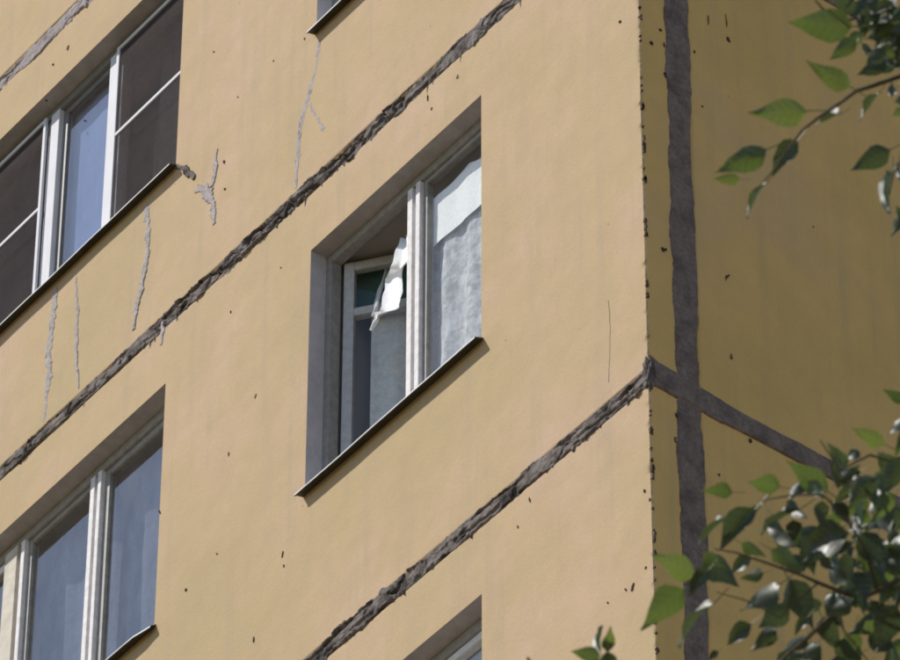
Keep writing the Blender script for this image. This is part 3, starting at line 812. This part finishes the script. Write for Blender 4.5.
def put_leaf(base, tip, kind, parent, normal=None):
    Y = tip - base
    if kind == 'w':                                                     # lie the blade in the mirror direction
        dlt = -Y.dot(HALF) / FW.dot(HALF); lim = Y.length * 1.1
        Y = Y + FW * max(-lim, min(lim, dlt))
    L = Y.length; Y.normalize()
    r = leaf_rnd
    j = Vector((r.uniform(-1, 1), r.uniform(-1, 1), r.uniform(-1, 1)))
    if normal is None:
        if kind in 'gy': n = FW * 1.0 + j * .30                       # upper side to the sun, lower side to the viewer
        elif kind == 'd': n = (FW - to_sun * .46) + j * .35
        else:
            side = Y.cross(HALF).normalized() * r.choice((-1, 1))
            n = HALF + side * .66 + j * .08                             # one half of the folded blade shines
    else: n = normal
    X = Y.cross(n).normalized(); Z = X.cross(Y)
    m = Matrix(((X.x, Y.x, Z.x, base.x), (X.y, Y.y, Z.y, base.y), (X.z, Y.z, Z.z, base.z), (0, 0, 0, 1))) @ Matrix.Scale(L, 4)
    o = bpy.data.objects.new('leaf', r.choice(LEAVES[kind])); col.objects.link(o)
    o.parent = parent
    o.matrix_local = TINV @ m
    return o

DT = 10.0
def twig(px_pts, r0, r1, dt0=0.0, dt1=0.0, name='twig', parent=None):
    n = len(px_pts)
    pts = [at(x, y, DT + dt0 + (dt1 - dt0) * i / (n - 1)) for i, (x, y) in enumerate(px_pts)]
    return tube(name, pts, list(np.linspace(r0, r1, n)), M['bark'], parent or tree, 6)

def leaf_px(bx, by, tx, ty, kind, parent, dt=0.0, dd=0.0):
    return put_leaf(at(bx, by, DT + dt), at(tx, ty, DT + dt + dd), kind, parent)

def zA(x, y): return 700 + x / 2.75, y / 2.75
def zB(x, y): return 640 + x / 2.358, 380 + y / 2.358

# upper spray
limb_u = bez(trunk_at(6.6), at(985, 30, DT + .1), .05, 14, 3)
tube('branch', limb_u, list(np.linspace(.05, .011, 15)), M['bark'], tree, 8)
tw = twig([(985, 30), (930, 62), zA(550, 210), zA(470, 238), zA(430, 250), zA(390, 280), zA(330, 320), zA(280, 360), zA(235, 420), zA(200, 470), zA(150, 530)], .005, .0011, .1, -.05)
for (b, t_, k) in [((418, 72), (240, 62), 'g'), ((412, 238), (292, 170), 'y'), ((292, 305), (132, 316), 'y'), ((182, 412), (40, 478), 'g'), ((110, 493), (35, 492), 'y'),
                   ((268, 388), (188, 480), 'w'), ((182, 505), (115, 585), 'w'), ((388, 312), (322, 338), 'w'), ((492, 258), (438, 328), 'w'), ((522, 412), (412, 470), 'd'),
                   ((528, 475), (502, 585), 'w'), ((505, 130), (455, 190), 'd'), ((560, 130), (500, 160), 'g'), ((545, 255), (520, 225), 'w'), ((560, 300), (525, 320), 'g'),
                   ((560, 580), (530, 650), 'd'), ((520, 60), (425, 85), 'w'), ((545, 105), (470, 50), 'd'), ((560, 160), (515, 200), 'd'), ((430, 30), (355, -20), 'd'), ((470, 10), (420, 45), 'd'),
                   ((540, 20), (470, 5), 'w'), ((575, 60), (520, 95), 'd'), ((550, 445), (545, 500), 'w'), ((600, 10), (540, 50), 'g'), ((600, 420), (548, 440), 'd'), ((500, 25), (440, 60), 'd'), ((555, 40), (490, 75), 'd'), ((480, 60), (500, 130), 'd'), ((540, 90), (545, 170), 'd'), ((575, 110), (530, 135), 'w'), ((590, 160), (545, 195), 'd'), ((455, 20), (500, -15), 'd'), ((510, 75), (560, 30), 'd'), ((580, 210), (545, 240), 'd'), ((530, 5), (480, 35), 'w'), ((575, 270), (530, 285), 'd'), ((570, 610), (540, 560), 'd'), ((565, 130), (580, 200), 'g')]:
    bx, by = zA(*b); tx, ty = zA(*t_)
    leaf_px(bx, by, tx, ty, k, tree, leaf_rnd.uniform(-.05, .08), leaf_rnd.uniform(-.025, .025))
for i in range(34):
    bx = leaf_rnd.uniform(848, 925); by = leaf_rnd.uniform(-25, 62) - (bx < 868) * 18
    a = leaf_rnd.uniform(0, 2 * math.pi); L = leaf_rnd.uniform(18, 32)
    leaf_px(bx, by, bx + math.cos(a) * L - 5, by + math.sin(a) * L * .8 + 6, leaf_rnd.choice('ddggww'), tree, leaf_rnd.uniform(.02, .3), leaf_rnd.uniform(-.02, .02))
twig([(985, 30), (940, 12), (900, 8), (870, 14), (842, 22), (822, 8), (815, 0)], .004, .0015, .1, 0)
twig([(985, 120), (930, 140), (905, 155), (893, 175), (889, 195)], .004, .0012, .1, 0)

# lower spray
limb_l = bez(trunk_at(5.2), at(985, 520, DT + .1), .05, 14, 5)
tube('branch', limb_l, list(np.linspace(.055, .012, 15)), M['bark'], tree, 8)
twig([(985, 520), (935, 545), zB(613, 470), zB(560, 498), zB(520, 515), zB(470, 498), zB(420, 478), zB(380, 460), zB(300, 432), zB(230, 408), zB(175, 398)], .006, .0012, .1, -.05)
twig([zB(520, 515), zB(470, 545), zB(430, 575), zB(390, 612), zB(340, 655), (770, 680)], .0055, .003, 0, .05)
twig([(935, 545), (900, 590), (893, 630), (880, 680)], .004, .002, .05, .05)
twig([(985, 520), (940, 480), (905, 465), (870, 455), (840, 470), (820, 440)], .004, .0012, .1, 0)
twig([zB(420, 478), zB(330, 560), zB(250, 520), zB(180, 500)], .002, .001, 0, 0)
twig([zB(560, 498), zB(530, 400), zB(490, 330), zB(430, 270), zB(360, 272), zB(280, 285)], .003, .001, .02, 0)
twig([zB(470, 545), zB(480, 590), zB(520, 640), zB(560, 690)], .002, .001, .02, 0)
low = [((132, 458), (22, 412), 'y'), ((102, 492), (-3, 583), 'g'), ((172, 528), (75, 612), 'w'), ((162, 448), (108, 505), 'w'), ((150, 418), (232, 492), 'd'), ((202, 328), (132, 382), 'w'),
       ((272, 305), (182, 402), 'w'), ((328, 252), (248, 235), 'g'), ((218, 264), (145, 255), 'g'), ((375, 305), (282, 355), 'w'), ((442, 262), (345, 190), 'g'), ((485, 205), (442, 148), 'g'),
       ((468, 255), (455, 190), 'd'), ((578, 152), (498, 112), 'y'), ((600, 215), (555, 165), 'd'), ((625, 50), (572, 22), 'g'), ((555, 228), (488, 290), 'd'), ((492, 358), (380, 405), 'w'),
       ((520, 360), (590, 455), 'd'), ((330, 482), (250, 552), 'd'), ((350, 470), (412, 590), 'd'), ((515, 455), (520, 545), 'w'), ((262, 575), (198, 625), 'w'), ((320, 588), (262, 640), 'd'),
       ((395, 600), (330, 650), 'd'), ((240, 385), (298, 418), 'g'), ((150, 410), (205, 445), 'g'), ((360, 330), (372, 395), 'd'), ((430, 285), (425, 350), 'd'), ((455, 290), (500, 345), 'd'),
       ((320, 330), (352, 395), 'w'), ((290, 455), (240, 470), 'g'), ((560, 440), (575, 470), 'w'), ((480, 410), (500, 470), 'd'), ((425, 420), (460, 450), 'd'), ((440, 540), (480, 580), 'd'),
       ((545, 520), (590, 600), 'd'), ((600, 530), (560, 640), 'd'), ((430, 560), (470, 640), 'd'), ((540, 600), (610, 650), 'd'), ((500, 520), (440, 560), 'd'), ((620, 180), (580, 270), 'd'),
       ((615, 200), (570, 260), 'w'), ((600, 270), (540, 340), 'g'), ((560, 290), (600, 370), 'd'), ((615, 300), (570, 350), 'd'), ((420, 620), (380, 670), 'd'), ((185, 640), (158, 662), 'w'),
       ((350, 645), (320, 665), 'w'), ((470, 240), (520, 200), 'd'), ((395, 240), (440, 285), 'g'), ((545, 470), (610, 500), 'g'), ((620, 90), (595, 130), 'd'), ((340, 355), (290, 345), 'w'),
       ((520, 215), (485, 235), 'w'), ((310, 400), (380, 440), 'g'), ((460, 620), (520, 660), 'd'), ((610, 430), (560, 450), 'd'), ((585, 640), (620, 680), 'd'), ((395, 560), (360, 600), 'w')]
for (b, t_, k) in low:
    bx, by = zB(*b); tx, ty = zB(*t_)
    leaf_px(bx, by, tx, ty, k, tree, leaf_rnd.uniform(-.10, .12), leaf_rnd.uniform(-.03, .03))
for i in range(95):                       # the thick of the spray
    bx = 920 - abs(leaf_rnd.gauss(0, 1)) * 72; by = 565 + leaf_rnd.gauss(0, 58)
    a = leaf_rnd.uniform(0, 2 * math.pi); L = leaf_rnd.uniform(18, 36)
    if bx < 745: continue
    leaf_px(bx, by, bx + math.cos(a) * L - 6, by + abs(math.sin(a)) * L, leaf_rnd.choice('dddggww'), tree, leaf_rnd.uniform(.05, .45), leaf_rnd.uniform(-.03, .03))
# the sprig at the bottom edge
limb_b = bez(trunk_at(4.6), at(612, 740, DT - .2), .25, 16, 8)
tube('branch', limb_b, list(np.linspace(.045, .004, 17)), M['bark'], tree, 8)
twig([(612, 740), (610, 700), (609, 675), (608, 655)], .0028, .001, -.2, -.2)
for (bx, by, tx, ty, k) in [(608, 652, 610, 625, 'y'), (600, 656, 570, 651, 'g'), (607, 652, 612, 690, 'y'), (601, 652, 599, 626, 'w'), (604, 658, 590, 690, 'g'), (545, 690, 530, 655, 'd'), (612, 690, 640, 720, 'g')]:
    leaf_px(bx, by, tx, ty, k, tree, -.2, leaf_rnd.uniform(-.02, .02))

# the rest of the crown, right of the picture: branches and leaves
verts = []; faces = []
crown_rnd = random.Random(11)
src = leaf_mesh(.3, .12, 1.0, 77, M['leaf_dark'])
sv = [v.co.copy() for v in src.vertices]; sf = [tuple(p.vertices) for p in src.polygons]
bpy.data.meshes.remove(src)
def out_of_view(p):
    v = p - CAM; z = v.dot(FW)
    if z < .5: return True
    px = 450 + F_PX * v.dot(RT) / z; py = 330 - F_PX * v.dot(UP) / z
    return px > 950 or px < -60 or py < -80 or py > 760
def add_crown_leaf(c):
    global faces
    if not out_of_view(c): return
    Y = Vector((crown_rnd.uniform(-1, 1), crown_rnd.uniform(-1, 1), crown_rnd.uniform(-1.2, .1))).normalized()
    N = Vector((crown_rnd.uniform(-1, 1), crown_rnd.uniform(-1, 1), 1)).normalized()
    X = Y.cross(N).normalized(); Z = X.cross(Y); s = crown_rnd.uniform(.055, .085); b0 = len(verts)
    for v in sv: verts.append(TINV @ (c + (X * v.x + Y * v.y + Z * v.z) * s))
    faces += [tuple(b0 + i for i in f) for f in sf]
for bi in range(26):
    z = 4.0 + bi * .35
    a0 = bi * 2.4
    d = Vector((math.cos(a0), math.sin(a0), .55 + .3 * crown_rnd.random()))
    if d.dot(RT0) < -.2: d = d - RT0 * d.dot(RT0) * 1.6
    L = 1.9 * (1 - (z - 4.0) / 12)
    p0 = trunk_at(z); p1 = p0 + d.normalized() * L
    if not all(out_of_view(p0.lerp(p1, k / 10)) for k in range(11)): continue
    tube('branch', bez(p0, p1, .08, 8, 60 + bi), list(np.linspace(.035, .006, 9)), M['bark'], tree, 6)
    for j in range(190):
        c = p0.lerp(p1, crown_rnd.uniform(.35, 1.08)) + Vector((crown_rnd.gauss(0, .2), crown_rnd.gauss(0, .2), crown_rnd.gauss(0, .18)))
        add_crown_leaf(c)
for limb in (limb_u, limb_l, limb_b):
    for j in range(420):
        k = crown_rnd.uniform(.12, .97) * (len(limb) - 1); i0 = int(k)
        c = limb[i0].lerp(limb[min(i0 + 1, len(limb) - 1)], k - i0) + Vector((crown_rnd.gauss(0, .17), crown_rnd.gauss(0, .17), crown_rnd.gauss(0, .15)))
        add_crown_leaf(c)
me = bpy.data.meshes.new('crown'); me.from_pydata(verts, [], faces); me.update()
tag(link('crown', me, M['leaf_dark'], tree, True), kind='stuff')
